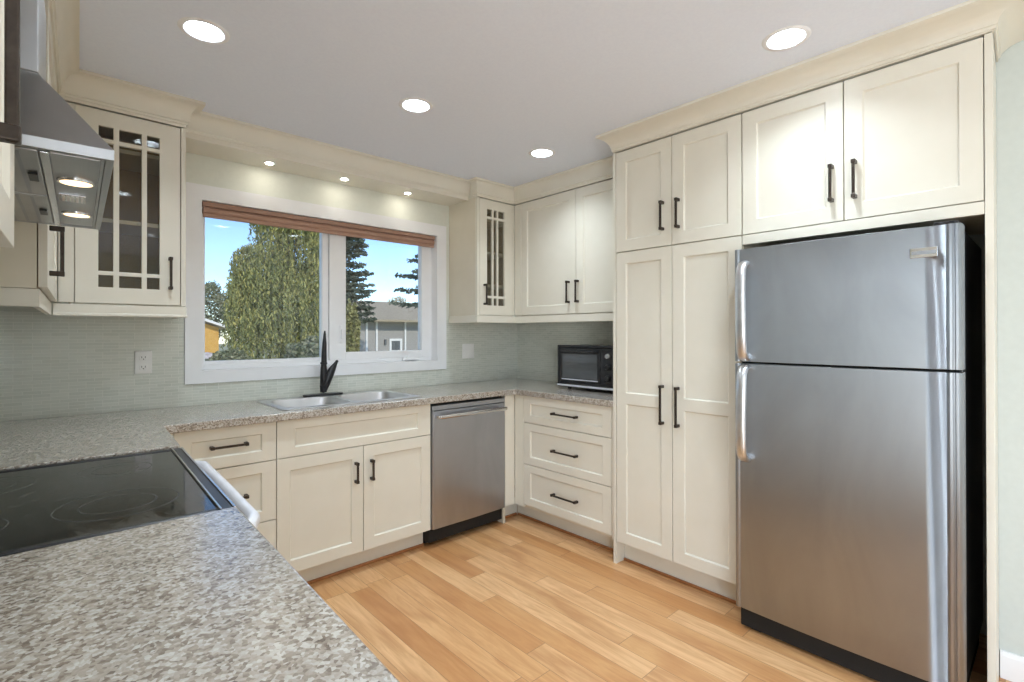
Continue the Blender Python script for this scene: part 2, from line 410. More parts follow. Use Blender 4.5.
struct('baseboard_right', prism(B(), [(2.645, 0), (2.631, 0), (2.631, .085), (2.636, .1), (2.645, .1)], -3.17, .1505, 'xz'), WHITE, 'white baseboard at the foot of the wall right of the refrigerator', 'baseboard')
# mosaic backsplash
t1 = boxes((-.33, .520, YW-.008, YW-.0005, CT, 1.40), (.520, 2.202, YW-.008, YW-.0005, CT, 1.0265), (2.202, XW-.001, YW-.008, YW-.0005, CT, 1.40))
struct('wall_back_tiles', t1, TILEX, 'pale green glass mosaic backsplash below the window', 'backsplash')
struct('wall_right_tiles', box(B(), XW-.008, XW-.0005, 1.71, YW-.0085, CT, 1.40), TILEY, 'pale green glass mosaic backsplash behind the countertop oven', 'backsplash')

# ---------------------------------------------------------------- window
win = thing('window_1', 'white vinyl kitchen window with a fixed pane and a crank sash', 'window', (0, 0, 0), kind='structure')
def ring(x0, x1, z0, z1, wd, y0, y1, wr=None, wt=None, wbm=None):
    wr = wr or wd; wt = wt or wd; wbm = wbm or wd
    return boxes((x0, x0+wd, y0, y1, z0, z1), (x1-wr, x1, y0, y1, z0, z1), (x0+wd, x1-wr, y0, y1, z0, z0+wbm), (x0+wd, x1-wr, y0, y1, z1-wt, z1))
obj('casing', ring(.522, 2.200, 1.028, 2.103, .078, YW-.018, YW, .082, .081, .069), WHITE, win)
obj('jamb_liner', ring(WX0-.011, WX1+.011, WZ0-.011, WZ1+.011, .011, YW-.001, YW+.13), WHITE, win)
FY = 3.20
fr = obj('frame', ring(WX0, WX1, WZ0, WZ1, .024, FY, FY+.075, .024, .03, .026), PVC, win, .002)
obj('fixed_sash', ring(.624, 1.330, 1.123, 1.992, .008, FY+.012, FY+.06, .040, .03, .020), PVC, win, .002)
obj('pane', box(B(), .631, 1.292, FY+.034, FY+.039, 1.142, 1.965), GLASS, win)
ms = obj('crank_sash', ring(1.332, 2.094, 1.123, 1.992, .108, FY-.004, FY+.055, .062, .03, .048), PVC, win, .003)
obj('pane', box(B(), 1.437, 2.035, FY+.030, FY+.035, 1.168, 1.965), GLASS, ms)
obj('sash_bead', ring(1.434, 2.038, 1.165, 1.968, .009, FY-.002, FY+.012), PVC, ms, .001)
lt = obj('latch', boxes((1.400, 1.420, FY-.010, FY-.003, 1.235, 1.350), (1.405, 1.415, FY-.026, FY-.010, 1.262, 1.325)), PVC, ms, .002)
cr = obj('crank_handle', prism(B(), [(1.86, 1.106), (1.99, 1.106), (1.985, 1.118), (1.955, 1.132), (1.90, 1.135), (1.868, 1.120)], FY-.035, FY-.003, 'xz'), PVC, win, .004)
bl = thing('roller_blind', 'rolled up brown fabric blind across the top of the window', 'blind', (1.36, YW+.02, 1.98))
obj('headrail', box(B(), -.752, .752, -.018, .022, .012, .038), BLINDM, bl, .003)
bm = B(); tube(bm, [(-.748, .002, -.008), (.748, .002, -.008)], .021, 16); obj('fabric_roll', bm, BLINDM, bl, smooth=True)
obj('hem_bar', box(B(), -.748, .748, -.012, .006, -.046, -.026), BLINDM, bl, .003)
bl.location.z = 1.982

# ---------------------------------------------------------------- base cabinets, window wall
def carcass_base(t, w_, d, top=.876, kick=.087, kz=.116, front=.0205):
    obj('body', box(B(), .001, w_-.001, front, d, kz, top), CARCASS, t)
    obj('toe_kick', box(B(), .001, w_-.001, kick, kick+.016, 0, kz), CREAM, t)
    obj('shoe_strip', box(B(), .001, w_-.001, kick-.014, kick-.0005, 0, .016), SHOEM, t, .004)
YD = 2.547; DB = YW-.009-YD
t = thing('drawer_cabinet', 'cream three drawer base cabinet left of the sink cabinet, half hidden by the range', 'cabinet', (.330, YD, 0))
carcass_base(t, .471, DB)
obj('filler_strip', box(B(), .002, .054, 0, .0205, .119, .876), CREAM, t, .001)
for z0, z1, hz in ((.692, .873, .790), (.407, .688, .548), (.120, .403, .262)):
    d = obj('drawer', shaker(.057, .469, z0, z1, .062, .05), CREAM, t, .0012); pull(.265, hz, .155, False, d)
t = thing('sink_cabinet', 'cream two door base cabinet with a false drawer front under the sink', 'cabinet', (.801, YD, 0))
obj('body', boxes((.001, .878, .0205, .0405, .116, .876), (.001, .02, .0405, DB, .116, .876), (.859, .878, .0405, DB, .116, .876), (.02, .859, .0405, DB, .116, .135)), CARCASS, t)
obj('toe_kick', box(B(), .001, .878, .087, .103, 0, .116), CREAM, t)
obj('shoe_strip', box(B(), .001, .878, .073, .0865, 0, .016), SHOEM, t, .004)
obj('false_front', shaker(.002, .876, .692, .873, .085, .045), CREAM, t, .0012)
door(t, .002, .445, .120, .688, .402, .554, .112); door(t, .449, .876, .120, .688, .492, .554, .112)

dw = thing('dishwasher', 'stainless steel dishwasher with a bar handle between sink cabinet and corner', 'dishwasher', (1.682, YD, 0))
obj('tub', box(B(), .003, .589, .03, .56, .03, .868), BLACKM, dw)
dp = obj('door', prism(B(), [(.004, .0), (.012, -.010), (.30, -.014), (.580, -.010), (.588, .0), (.588, .029), (.004, .029)], .118, .828, 'xy'), STEELD, dw, .002)
obj('control_strip', box(B(), .004, .588, -.006, .03, .831, .859), STEELD, dw, .002)
bm = B(); tube(bm, [(.03, -.052, .795), (.10, -.060, .797), (.295, -.064, .798), (.49, -.060, .797), (.56, -.052, .795)], .0125, 14)
for x in (.036, .554): box(bm, x-.014, x+.014, -.055, -.008, .785, .805)
obj('handle', bm, CHROME, dp, .003, True)
obj('kick_plate', boxes((.006, .586, .085, .10, .012, .116), (.006, .586, .03, .085, .100, .116)), BLACKM, dw)
for fx, fy in ((.03, .11), (.53, .11), (.03, .5), (.53, .5)): obj('leg', box(B(), fx, fx+.03, fy, fy+.03, 0, .031), BLACKM, dw)

t = thing('corner_filler', 'cream upright filler panel in the corner beside the dishwasher', 'panel', (2.274, YD, 0))
obj('panel', box(B(), .002, .0905, 0, .02, .119, .874), CREAM, t, .0012)
obj('toe_kick', box(B(), .002, .195, .087, .103, 0, .116), CREAM, t)
obj('shoe_strip', box(B(), .002, .181, .073, .0865, 0, .016), SHOEM, t, .004)
obj('brace', box(B(), .002, .02, .02, DB, 0, .874), CARCASS, t)

# ---------------------------------------------------------------- base drawers, right wall
XD = 2.365
t = thing('drawer_cabinet', 'cream three drawer base cabinet between the corner and the tall pantry', 'cabinet', (XD, 2.546, 0), RIGHT)
obj('body', box(B(), .0, .839, .0205, XW-.01-XD, .116, .876), CARCASS, t)
obj('toe_kick', box(B(), -.086, .839, .105, .121, 0, .116), CREAM, t)
obj('shoe_strip', box(B(), -.072, .839, .091, .1045, 0, .016), SHOEM, t, .004)
obj('filler_strip', box(B(), .002, .086, 0, .0205, .119, .874), CREAM, t, .001)
for z0, z1, hz in ((.696, .873, .785), (.416, .692, .548), (.139, .412, .270)):
    d = obj('drawer', shaker(.089, .811, z0, z1, .062, .05), CREAM, t, .0012); pull(.466, hz, .205, False, d)
obj('filler_strip', box(B(), .814, .839, 0, .0205, .119, .874), CREAM, t, .001)

# ---------------------------------------------------------------- pantry and fridge surround
XP = 2.344; ZT = 2.308
t = thing('pantry_cabinet', 'tall cream four door pantry cabinet left of the refrigerator', 'cabinet', (XP, 1.7045, 0), RIGHT)
DP = XW-.002-XP
PANTRY = t
obj('side_panel', boxes((0, .0195, 0, DP, 0, ZT+.004), (0, .0195, .0225, DP, ZT+.004, H-.001)), CREAM, t, .0012)
obj('body', box(B(), .0205, .7215, .0205, DP, .118, ZT+.004), CARCASS, t)
obj('toe_kick', box(B(), .0205, .7215, .080, .096, 0, .118), CREAM, t)
obj('shoe_strip', box(B(), .0205, .7215, .066, .0795, 0, .014), SHOEM, t, .004)
door(t, .0235, .365, .127, 1.744, .314, .925, .205, mid=(.905, .965)); door(t, .369, .719, .127, 1.744, .402, .922, .205, mid=(.905, .965))
door(t, .0235, .365, 1.750, ZT, .318, 1.905, .152); door(t, .369, .719, 1.750, ZT, .406, 1.903, .152)
obj('frieze', box(B(), 0, .7225, 0, .022, ZT+.010, H-.001), CREAM, t)
t = thing('fridge_cabinet', 'cream two door cabinet above the refrigerator with a full height end panel', 'cabinet', (XP, .9815, 0), RIGHT)
obj('body', box(B(), .001, .8155, .0205, DP, 1.720, ZT+.004), CARCASS, t)
obj('bottom_rail', box(B(), .001, .8155, 0, .0205, 1.702, 1.745), CREAM, t, .0012)
door(t, .002, .401, 1.749, ZT, .362, 1.903, .152); door(t, .405, .8138, 1.749, ZT, .442, 1.903, .152)
obj('end_panel', prism(B(), [(.8165, 0), (.8385, 0), (.8275, .299), (.8165, .299)], 0, ZT+.006, 'xy'), CREAM, t, .0012)
obj('frieze', box(B(), .001, .8385, 0, .022, ZT+.010, H-.001), CREAM, t)
CROWN = lambda z0, z1, pr: [(0, z0), (.006, z0), (.008, z0+.010), (.012, z0+.012)] + [(.012+(pr-.018)*(1-math.cos(a)), z0+.012+(z1-z0-.026)*math.sin(a)) for a in [math.pi/2*k/8 for k in range(1, 9)]] + [(pr, z1-.012), (pr, z1), (0, z1)]
def crown(parent, path, prof, span=None, skew=None):
    bm = sweep(B(), path, prof, 1, span)
    if skew:
        for v_ in bm.verts:
            if v_.co.y > skew-.01: v_.co.y = skew+.30*(XP-v_.co.x)
    o = obj('crown_moulding', bm, CREAM, parent, smooth=True)
    o.matrix_parent_inverse = (Matrix.Translation(parent.location) @ parent.rotation_euler.to_matrix().to_4x4()).inverted()
PROF = CROWN(2.322, H-.0005, .113)
crown(PANTRY, [(XP, 1.7046), (XP, .9822)], PROF, None, 1.7046)
crown(t, [(XP, .9818), (XP, .1425), (2.640, .1535)], PROF)

# ---------------------------------------------------------------- upper cabinets by the corner
UB, UT, URB = 1.430, 2.267, 1.374
YU, XU = 2.80, 2.60
def upper_body(t, x0, x1, d, shelves):
    # hollow carcass behind a glass door
    obj('body', boxes((x0, x0+.018, .0205, d, UB-.004, UT+.004), (x1-.018, x1, .0205, d, UB-.004, UT+.004), (x0+.018, x1-.018, .0205, d, UB-.004, UB+.014), (x0+.018, x1-.018, .0205, d, UT-.014, UT+.004), (x0+.018, x1-.018, d-.006, d, UB+.014, UT-.014)), CARCASS, t)
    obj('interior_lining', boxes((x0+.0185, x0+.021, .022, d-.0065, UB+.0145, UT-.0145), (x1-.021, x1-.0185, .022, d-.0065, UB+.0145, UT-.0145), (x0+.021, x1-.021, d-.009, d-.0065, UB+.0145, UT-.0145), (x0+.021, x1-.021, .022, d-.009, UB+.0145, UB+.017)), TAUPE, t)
    for z in shelves: obj('shelf', box(B(), x0+.0215, x1-.0215, .045, d-.0095, z-.009, z+.009), SHELFM, t, .001)
OZ = [(1.500, 1.553), (1.570, 2.130), (2.147, 2.200)]
t = thing('glass_cabinet', 'cream glass fronted wall cabinet in the corner right of the window', 'cabinet', (2.2375, YU, 0))
DU = YW-.0005-YU
GLASSR = t
upper_body(t, 0, .365, DU, (1.65, 1.89, 2.13))
obj('corner_filler', box(B(), .341, .3615, 0, .0205, UB, UT), CREAM, t, .001)
obj('side_stile', box(B(), 0, .021, 0, .0205, UB-.004, UT+.004), CREAM, t, .001)
glass_door(t, .0235, .338, UB, UT, [(.092, .142), (.155, .188), (.201, .262)], OZ, .064, 1.577)
obj('light_rail', sweep(B(), [(.0, DU-.012), (.0, .0), (.362, .0)], [(-.012, URB), (.006, URB), (.006, URB+.008), (.002, URB+.014), (.002, URB+.05), (-.012, URB+.05)], -1), CREAM, t, .001)
obj('frieze', box(B(), 0, .362, 0, .018, UT+.008, H-.001), CREAM, t)
obj('frieze_side', box(B(), 0, .018, .018, DU, UT+.005, H-.001), CREAM, t)
t = thing('wall_cabinet', 'cream two door wall cabinet above the countertop oven', 'cabinet', (XU, YU, 0), RIGHT)
obj('body', box(B(), .0, 1.093, .0205, XW-.0005-XU, UB-.004, UT+.004), CARCASS, t)
obj('corner_filler', box(B(), .0008, .071, 0, .0205, UB, UT), CREAM, t, .001)
door(t, .074, .605, UB, UT, .547, 1.577, .152); door(t, .609, 1.092, UB, UT, .627, 1.577, .152)
obj('light_rail', box(B(), .006, 1.093, -.003, .014, URB, URB+.05), CREAM, t, .001)
obj('frieze', box(B(), .0005, 1.093, 0, .018, UT+.008, H-.001), CREAM, t)
RP = [(2.2375, 2.847), (2.2375, YU), (XU, YU), (XU, 1.72)]
crown(GLASSR, RP, CROWN(2.285, H-.0005, .042), (0, 3)); crown(t, RP, CROWN(2.285, H-.0005, .042), (2, 4))

# ---------------------------------------------------------------- upper glass cabinet left of the window
t = thing('glass_cabinet', 'cream glass fronted wall cabinet between the range hood and the window', 'cabinet', (0.005, YU, 0))
GLASSL = t
upper_body(t, .055, .467, DU, (1.80, 2.12))
obj('corner_filler', box(B(), .016, .066, 0, .0205, UB, UT), CREAM, t, .001)
obj('side_stile', box(B(), .447, .467, 0, .0205, UB-.004, UT+.004), CREAM, t, .001)
glass_door(t, .0685, .4435, UB, UT, [(.145, .196), (.216, .297), (.316, .364)], OZ, .404, 1.577)
obj('light_rail', sweep(B(), [(.0, .0), (.467, .0), (.467, DU-.03)], [(-.012, URB), (.006, URB), (.006, URB+.008), (.002, URB+.014), (.002, URB+.05), (-.012, URB+.05)], 1), CREAM, t, .001)
obj('frieze', box(B(), .016, .467, 0, .018, UT+.008, H-.001), CREAM, t)
obj('frieze_side', box(B(), .449, .467, .018, DU, UT+.005, H-.001), CREAM, t)

# ---------------------------------------------------------------- left wall cabinets (beyond and before the hood)
def left_thing(name, label, cat): return thing(name, label, cat, LO, LEFT)
UY = .338; WY = .679
def left_upper(label, x0, x1, hx, rail, UY=UY):
    t = left_thing('wall_cabinet', label, 'cabinet')
    obj('body', box(B(), x0, x1, UY+.0225, WY, UB-.004, UT+.004), CARCASS, t)
    d = obj('door', shaker(x0+.001, x1-.012, UB, UT), CREAM, t, .0012); d.location = (0, UY, 0)
    pull(hx, 1.548, .152, True, d)
    if rail: obj('light_rail', sweep(B(), rail, [(-.012, URB), (.003, URB), (.003, URB+.05), (-.012, URB+.05)], 1), CREAM, t, .001)
    obj('frieze', box(B(), x0, x1, UY, UY+.018, UT+.004, H-.001), CREAM, t)
    return t
FARLEFT = left_upper('cream wall cabinet in the left corner beyond the range hood', 1.93, 2.792, 2.04, [(1.93, WY-.02), (1.93, UY+.020), (2.782, UY+.020)])
left_upper('cream wall cabinet nearest the camera at the left edge of the photo', .28, 1.085, .63, None, UY+.0085)
p1 = lw(2.79, UY); q = lw(1.93, UY)
LP = [q, (p1[0], YU), (.472, YU), (.472, 2.847)]
crown(FARLEFT, LP, CROWN(2.288, H-.0005, .068), (0, 2)); crown(GLASSL, LP, CROWN(2.288, H-.0005, .068), (1, 4))

# ---------------------------------------------------------------- valance above the window
v = thing('window_valance', 'cream boxed valance with a coved crown bridging the two glass cabinets above the window', 'valance', (0, 0, 0))
obj('soffit_board', box(B(), .474, 2.236, 2.905, YW-.001, 2.266, 2.284), CREAM, v)
obj('fascia', box(B(), .474, 2.236, 2.897, 2.915, 2.262, H-.001), CREAM, v, .0015)
obj('crown', sweep(B(), [(.474, 2.8965), (2.236, 2.8965)], CROWN(2.292, H-.001, .048), 1), CREAM, v, smooth=True)
for x, y, wd in ((.912, 3.02, 'leftmost'), (1.354, 3.02, 'middle'), (1.811, 3.03, 'rightmost')):
    p = thing('puck_light', f'{wd} of the three small round puck lights under the valance above the window', 'light', (x, y, 2.266), group='puck lights under the valance')
    bm = B(); lathe(bm, [(.020, -.0045), (.031, -.004), (.033, 0)], 28); obj('trim_ring', bm, WHITE, p, smooth=True)
    bm = B(); lathe(bm, [(.0001, -.0055), (.019, -.0055), (.019, -.0045)], 28); obj('lens', bm, E_PUCK, p)

# ---------------------------------------------------------------- countertops
def slab(loops, z0, z1):
    bm = B(); e = []
    for pts in loops:
        vs = [bm.verts.new((p[0], p[1], z1)) for p in pts]
        for i in range(len(vs)): e.append(bm.edges.new((vs[i], vs[(i+1) % len(vs)])))
    bmesh.ops.triangle_fill(bm, edges=e, use_beauty=True, use_dissolve=False)
    bmesh.ops.dissolve_limit(bm, angle_limit=.01, verts=bm.verts[:], edges=bm.edges[:]) if len(loops) == 1 else None
    r = bmesh.ops.extrude_face_region(bm, geom=bm.faces[:])
    for g in r['geom']:
        if isinstance(g, bmesh.types.BMVert): g.co.z = z0
    return bm
yb = YW-.0095
pl = lw(2.037, .665); pc = lw(3.12, .672)
outline = [(-.352, 2.045), (.328, 2.046), (.348, 2.517), (2.325, 2.524), (2.343, 2.506), (2.343, 1.706), (XW-.0095, 1.706), (XW-.0095, yb), (-.321, yb)]
SX0, SX1, SY0, SY1 = .852, 1.650, 2.592, 3.075
tag(obj('countertop', slab([outline, [(SX0+.012, SY0+.012), (SX1-.012, SY0+.012), (SX1-.012, SY1-.012), (SX0+.012, SY1-.012)]], .8765, CT), GRANITE, None, .005, seg=3), 'speckled beige countertop running under the window and round the corner', 'countertop')
tag(obj('countertop', slab([[(-.376, 1.226), (.304, 1.236), (.2755, .20), (-.40, .20)]], .8765, CT), GRANITE, None, .005, seg=3), 'speckled beige countertop in the foreground, nearest the camera', 'countertop')
def left_base(label, x0, x1):
    t = left_thing('base_cabinet', label, 'cabinet')
    obj('body', box(B(), x0, x1, .0455, .66, .116, .876), CARCASS, t)
    obj('toe_kick', box(B(), x0, x1, .11, .126, 0, .116), CREAM, t)
    return t
t = left_base('cream base cabinet under the foreground countertop', .26, 1.222)
for a, b, hx in ((.262, .738, .70), (.742, 1.22, .78)):
    d = obj('door', shaker(a, b, .12, .873), CREAM, t, .0012); d.location = (0, .025, 0); pull(hx, .74, .152, True, d)
t = left_base('cream blind corner cabinet between the range and the window wall', 2.064, 2.525)
obj('filler_strip', box(B(), 2.066, 2.51, .027, .045, .12, .873), CREAM, t, .001)

# ---------------------------------------------------------------- sink and faucet
def rrect(x0, x1, y0, y1, r, n=6):
    pts = []
    for cx_, cy_, a in ((x1-r, y0+r, -90), (x1-r, y1-r, 0), (x0+r, y1-r, 90), (x0+r, y0+r, 180)):
        for k in range(n+1):
            th = math.radians(a+90*k/n); pts.append((cx_+r*math.cos(th), cy_+r*math.sin(th)))
    return pts
sk = thing('sink', 'double bowl stainless steel drop in sink below the window', 'sink', (0, 0, CT))
bowls = [(.890, 1.236, 2.634, 2.985), (1.266, 1.612, 2.634, 2.985)]
bm = B(); e = []
for pts in [rrect(SX0, SX1, SY0, SY1, .03)]+[rrect(*b, .06) for b in bowls]:
    vs = [bm.verts.new((p[0], p[1], .005)) for p in pts]
    for i in range(len(vs)): e.append(bm.edges.new((vs[i], vs[(i+1) % len(vs)])))
bmesh.ops.triangle_fill(bm, edges=e, use_beauty=True, use_dissolve=False)
r = bmesh.ops.extrude_face_region(bm, geom=bm.faces[:])
for g in r['geom']:
    if isinstance(g, bmesh.types.BMVert): g.co.z = .0005
obj('rim', bm, SINKM, sk, .0015)
for x0, x1, y0, y1 in bowls:
    bm = B(); rings = []
    for ins, z, r_ in ((0, .004, .06), (.003, -.004, .058), (.010, -.13, .055), (.022, -.158, .05), (.05, -.168, .04)):
        rings.append([bm.verts.new((p[0], p[1], z)) for p in rrect(x0+ins, x1-ins, y0+ins, y1-ins, r_)])
    for a, b in zip(rings, rings[1:]):
        for i in range(len(a)): bm.faces.new((a[i], a[(i+1) % len(a)], b[(i+1) % len(a)], b[i]))
    bm.faces.new(rings[-1])
    ba = obj('bowl', bm, SINKM, sk, smooth=True)
    bm = B(); lathe(bm, [(.0001, -.166), (.028, -.166), (.036, -.1675), (.038, -.168)], 24, ((x0+x1)/2, (y0+y1)/2, 0)); obj('drain', bm, CHROME, ba, smooth=True)
fc = thing('faucet', 'black pull out kitchen faucet with a side lever behind the sink', 'faucet', (1.226, 3.035, CT+.0055))
bm = B(); prism(bm, [(-.118+.03*(1-math.cos(a)) if i < 9 else 0, 0) for i, a in enumerate([])] or rrect(-.122, .122, -.03, .03, .0295, 8), 0, .011, 'xy'); obj('base_plate', bm, FAUCETM, fc, .003)
bm = B(); tube(bm, [(0, 0, .010), (0, 0, .022), (.001, 0, .06), (.002, -.002, .12), (.001, -.004, .165), (.0, -.006, .190)], [.023, .0200, .0215, .0220, .0190, .0155], 20); obj('body', bm, FAUCETM, fc, smooth=True)
bm = B(); tube(bm, [(0, -.006, .188), (0, -.007, .193), (0, -.008, .200), (0, -.009, .204)], [.016, .0205, .0205, .0165], 20); obj('collar', bm, FAUCETM, fc, smooth=True)
bm = B(); tube(bm, [(0, -.009, .203), (0, -.012, .25), (0, -.017, .32), (0, -.021, .372), (0, -.023, .394)], [.0165, .0155, .0125, .0075, .0045], 20); obj('spray_head', bm, FAUCETM, fc, smooth=True)
bm = B(); tube(bm, [(.004, -.002, .035), (.014, -.004, .075), (.030, -.008, .120), (.050, -.012, .158), (.070, -.015, .192), (.076, -.016, .202)], [.0185, .026, .028, .021, .0110, .0085], 16); obj('lever', bm, FAUCETM, fc, smooth=True)
bm = B(); bmesh.ops.create_uvsphere(bm, u_segments=12, v_segments=8, radius=.0095, matrix=Matrix.Translation((.078, -.016, .205))); obj('lever_knob', bm, FAUCETM, fc, smooth=True)

# ---------------------------------------------------------------- range
rg = left_thing('range', 'slide in electric range with a black glass cooktop and pale bar handle', 'stove')
x0, x1 = 1.246, 2.020
obj('body', box(B(), x0+.004, x1-.004, .045, .655, .03, .893), BLACKM, rg, .002)
ck = obj('cooktop_frame', boxes((x0, x1, .008, .036, .893, .9095), (x0, x1, .62, .665, .893, .9095), (x0, x0+.018, .036, .62, .893, .9095), (x1-.018, x1, .036, .62, .893, .9095), (x0+.018, x1-.018, .036, .62, .893, .902)), BLACKP, rg, .003)
obj('cooktop_glass', box(B(), x0+.0185, x1-.0185, .0365, .6195, .9025, .9065), COOKGLASS, rg, .001)
obj('front_trim', boxes((x0+.001, x1-.001, .002, .0075, .893, .9105), (x0+.001, x1-.001, .030, .0345, .9105, .912)), CHROME, rg, .001)
RINGM = varied('grey_burner_print', (.05, .052, .05), (.085, .088, .085), 40, .25)
for bx, by, rr in ((1.46, .20, .115), (1.83, .19, .085), (1.45, .46, .080), (1.83, .46, .105)):
    bm = B()
    for r_ in (rr, rr*.62):
        lathe(bm, [(r_-.0012, .9066), (r_, .9069), (r_+.0012, .9066)], 64, (bx, by, 0))
    for f in [f for f in bm.faces if len(f.verts) > 4]: bm.faces.remove(f)
    obj('burner_ring', bm, RINGM, rg)
obj('control_panel', prism(B(), [(.006, .893), (-.004, .86), (.004, .80), (.045, .80), (.045, .893)], x0+.003, x1-.003, 'yz'), STEELD, rg, .003)
od = obj('oven_door', box(B(), x0+.004, x1-.004, .010, .0445, .19, .796), STEELD, rg, .004)
obj('oven_window', box(B(), x0+.14, x1-.14, .0085, .012, .33, .62), GLASSBLK, od, .001)
RH = varied('white_enamel_handle', srgb(232, 232, 236), srgb(238, 238, 242), 20, .25)
bm = B(); tube(bm, [(x0+.02, .006, .842), (x0+.028, -.034, .846), (x0+.07, -.050, .848), (1.635, -.052, .848), (x1-.07, -.050, .848), (x1-.028, -.034, .846), (x1-.02, .006, .842)], [.013, .014, .015, .015, .015, .014, .013], 14, (1, 1.3)); obj('handle', bm, RH, rg, smooth=True)
obj('storage_drawer', box(B(), x0+.004, x1-.004, .012, .0445, .045, .184), STEELD, rg, .004)
for fx, fy in ((x0+.05, .1), (x1-.05, .1), (x0+.05, .58), (x1-.05, .58)):
    bm = B(); lathe(bm, [(.018, 0), (.018, .03)], 14, (fx, fy, 0)); obj('foot', bm, BLACKP, rg)

# ---------------------------------------------------------------- range hood
hd = left_thing('range_hood', 'stainless steel chimney range hood with two lit lamps above the range', 'range hood')
hx0, hx1, hy0, hy1, hz = 1.13, 1.92, .223, WY, 1.607
bm = B()
lo = [(hx0, hy0), (hx1, hy0), (hx1, hy1), (hx0, hy1)]; hi = [(1.375, .332), (1.675, .332), (1.675, hy1), (1.375, hy1)]
R_ = [[bm.verts.new((*p, z)) for p in ps] for ps, z in ((lo, hz), (lo, hz+.018), (hi, 1.822), ([(a, b) for a, b in hi], 1.824))]
for a, b in zip(R_, R_[1:]):
    for i in range(4): bm.faces.new((a[i], a[(i+1) % 4], b[(i+1) % 4], b[i]))
bm.faces.new(R_[-1])
# underside: rim, recessed deck
inn = [bm.verts.new((p[0], p[1], hz)) for p in ((hx0+.012, hy0+.012), (hx1-.012, hy0+.012), (hx1-.012, hy1-.01), (hx0+.012, hy1-.01))]
ins = [bm.verts.new((v_.co.x, v_.co.y, hz+.006)) for v_ in inn]
for i in range(4):
    bm.faces.new((R_[0][i], inn[i], inn[(i+1) % 4], R_[0][(i+1) % 4])); bm.faces.new((inn[i], ins[i], ins[(i+1) % 4], inn[(i+1) % 4]))
bm.faces.new(ins[::-1])
obj('canopy', bm, STEELH, hd, .0015)
obj('chimney', boxes((1.376, 1.674, .333, hy1, 1.825, 2.08), (1.381, 1.669, .338, hy1, 2.08, H-.001)), STEELH, hd, .002)
# front lamp deck, filters and controls on the underside
dz = hz+.0055
obj('lamp_deck', box(B(), hx0+.03, hx1-.03, hy0+.019, hy0+.086, dz-.003, dz), STEELH, hd, .001)
obj('front_lip', box(B(), hx0+.013, hx1-.013, hy0+.013, hy0+.0185, dz-.004, dz), STEELH, hd, .001)
for lx in (1.345, 1.71):
    bm = B(); lathe(bm, [(.0001, dz-.0085), (.0245, dz-.0085), (.026, dz-.003)], 28, (lx, hy0+.052, 0)); lo_ = obj('lamp_lens', bm, E_HOOD, hd)
    bm = B(); lathe(bm, [(.0265, dz-.008), (.030, dz-.0075), (.031, dz-.003), (.0265, dz-.003), (.0265, dz-.008)], 28, (lx, hy0+.052, 0))
    obj('lamp_ring', bm, CHROME, hd, smooth=True)
sw_ = obj('switch_panel', box(B(), 1.475, 1.545, hy0+.036, hy0+.082, dz-.007, dz-.003), CHROME, hd, .001)
bm = B()
for k in range(5): box(bm, 1.482, 1.538, hy0+.040+k*.008, hy0+.045+k*.008, dz-.009, dz-.007)
obj('push_button', bm, PLATE, sw_)
obj('divider_bar', box(B(), hx0+.02, hx1-.02, hy0+.087, hy0+.099, dz-.007, dz), CHROME, hd, .001)
for fx0, fx1 in ((hx0+.025, 1.515), (1.528, hx1-.025)):
    f = obj('grease_filter', box(B(), fx0, fx1, hy0+.101, hy1-.02, dz-.006, dz), STEELH, hd, .002)
    bm = B()
    for k in range(12): box(bm, fx0+.012, fx1-.012, hy0+.125+k*.024, hy0+.131+k*.024, dz-.0072, dz-.006)
    obj('slot', bm, STEELD, f)
    obj('latch', boxes(((fx0+fx1)/2-.03, (fx0+fx1)/2+.03, hy0+.108, hy0+.122, dz-.011, dz-.0075)), BLACKP, f, .001)

# ---------------------------------------------------------------- refrigerator
XF = 2.215
fg = thing('refrigerator', 'stainless steel top freezer refrigerator in the cream surround', 'refrigerator', (XF, .964, 0), RIGHT)
FWD = .752
obj('case', box(B(), .004, FWD-.006, .088, .70, .075, 1.655), BLACKP, fg, .004)
def fridge_door(name, z0, z1):
    half = [(0, .080), (0, .016), (.002, .007), (.007, .002), (.014, 0), (.020, .002), (.0225, .006)]
    right = [(FWD-.040, .006), (FWD-.037, .001), (FWD-.031, -.003), (FWD-.024, -.002), (FWD-.0195, .004), (FWD-.0180, .0045), (FWD-.0155, .0005), (FWD-.009, .001), (FWD-.003, .007), (FWD, .016), (FWD, .080)]
    mid_ = []
    for k in range(13):
        u = k/12; x = .0235+(FWD-.0405-.0235)*u; mid_.append((x, .006-.010*(1-(2*u-1)**2)))
    return obj(name, prism(B(), half+mid_+right, z0, z1, 'xy'), STEEL, fg, .002, True)
d1 = fridge_door('freezer_door', 1.173, 1.662); d2 = fridge_door('fridge_door', .100, 1.163)
obj('door_gasket', boxes((.012, FWD-.012, .055, .087, 1.1625, 1.1735), (.012, FWD-.012, .081, .0875, .102, 1.66)), BLACKM, fg)
obj('kick_grille', boxes((.012, FWD-.012, .030, .60, .012, .098)), BLACKM, fg, .004)
for fx, fy in ((.05, .05), (.66, .05), (.05, .55), (.66, .55)): obj('foot', box(B(), fx, fx+.04, fy, fy+.04, 0, .02), BLACKM, fg)
obj('hinge_cover', prism(B(), rrect(FWD-.075, FWD-.010, .012, .10, .012), 1.662, 1.674, 'xy'), BLACKP, fg, .002)
HX = .049
def fhandle(pts, par):
    bm = B(); n = len(pts); tube(bm, [(HX, y, z) for y, z in pts], [.0215]*n, 18, (1, .6), Vector((0, 1, 0)))
    return obj('handle', bm, ALU, par, smooth=True)
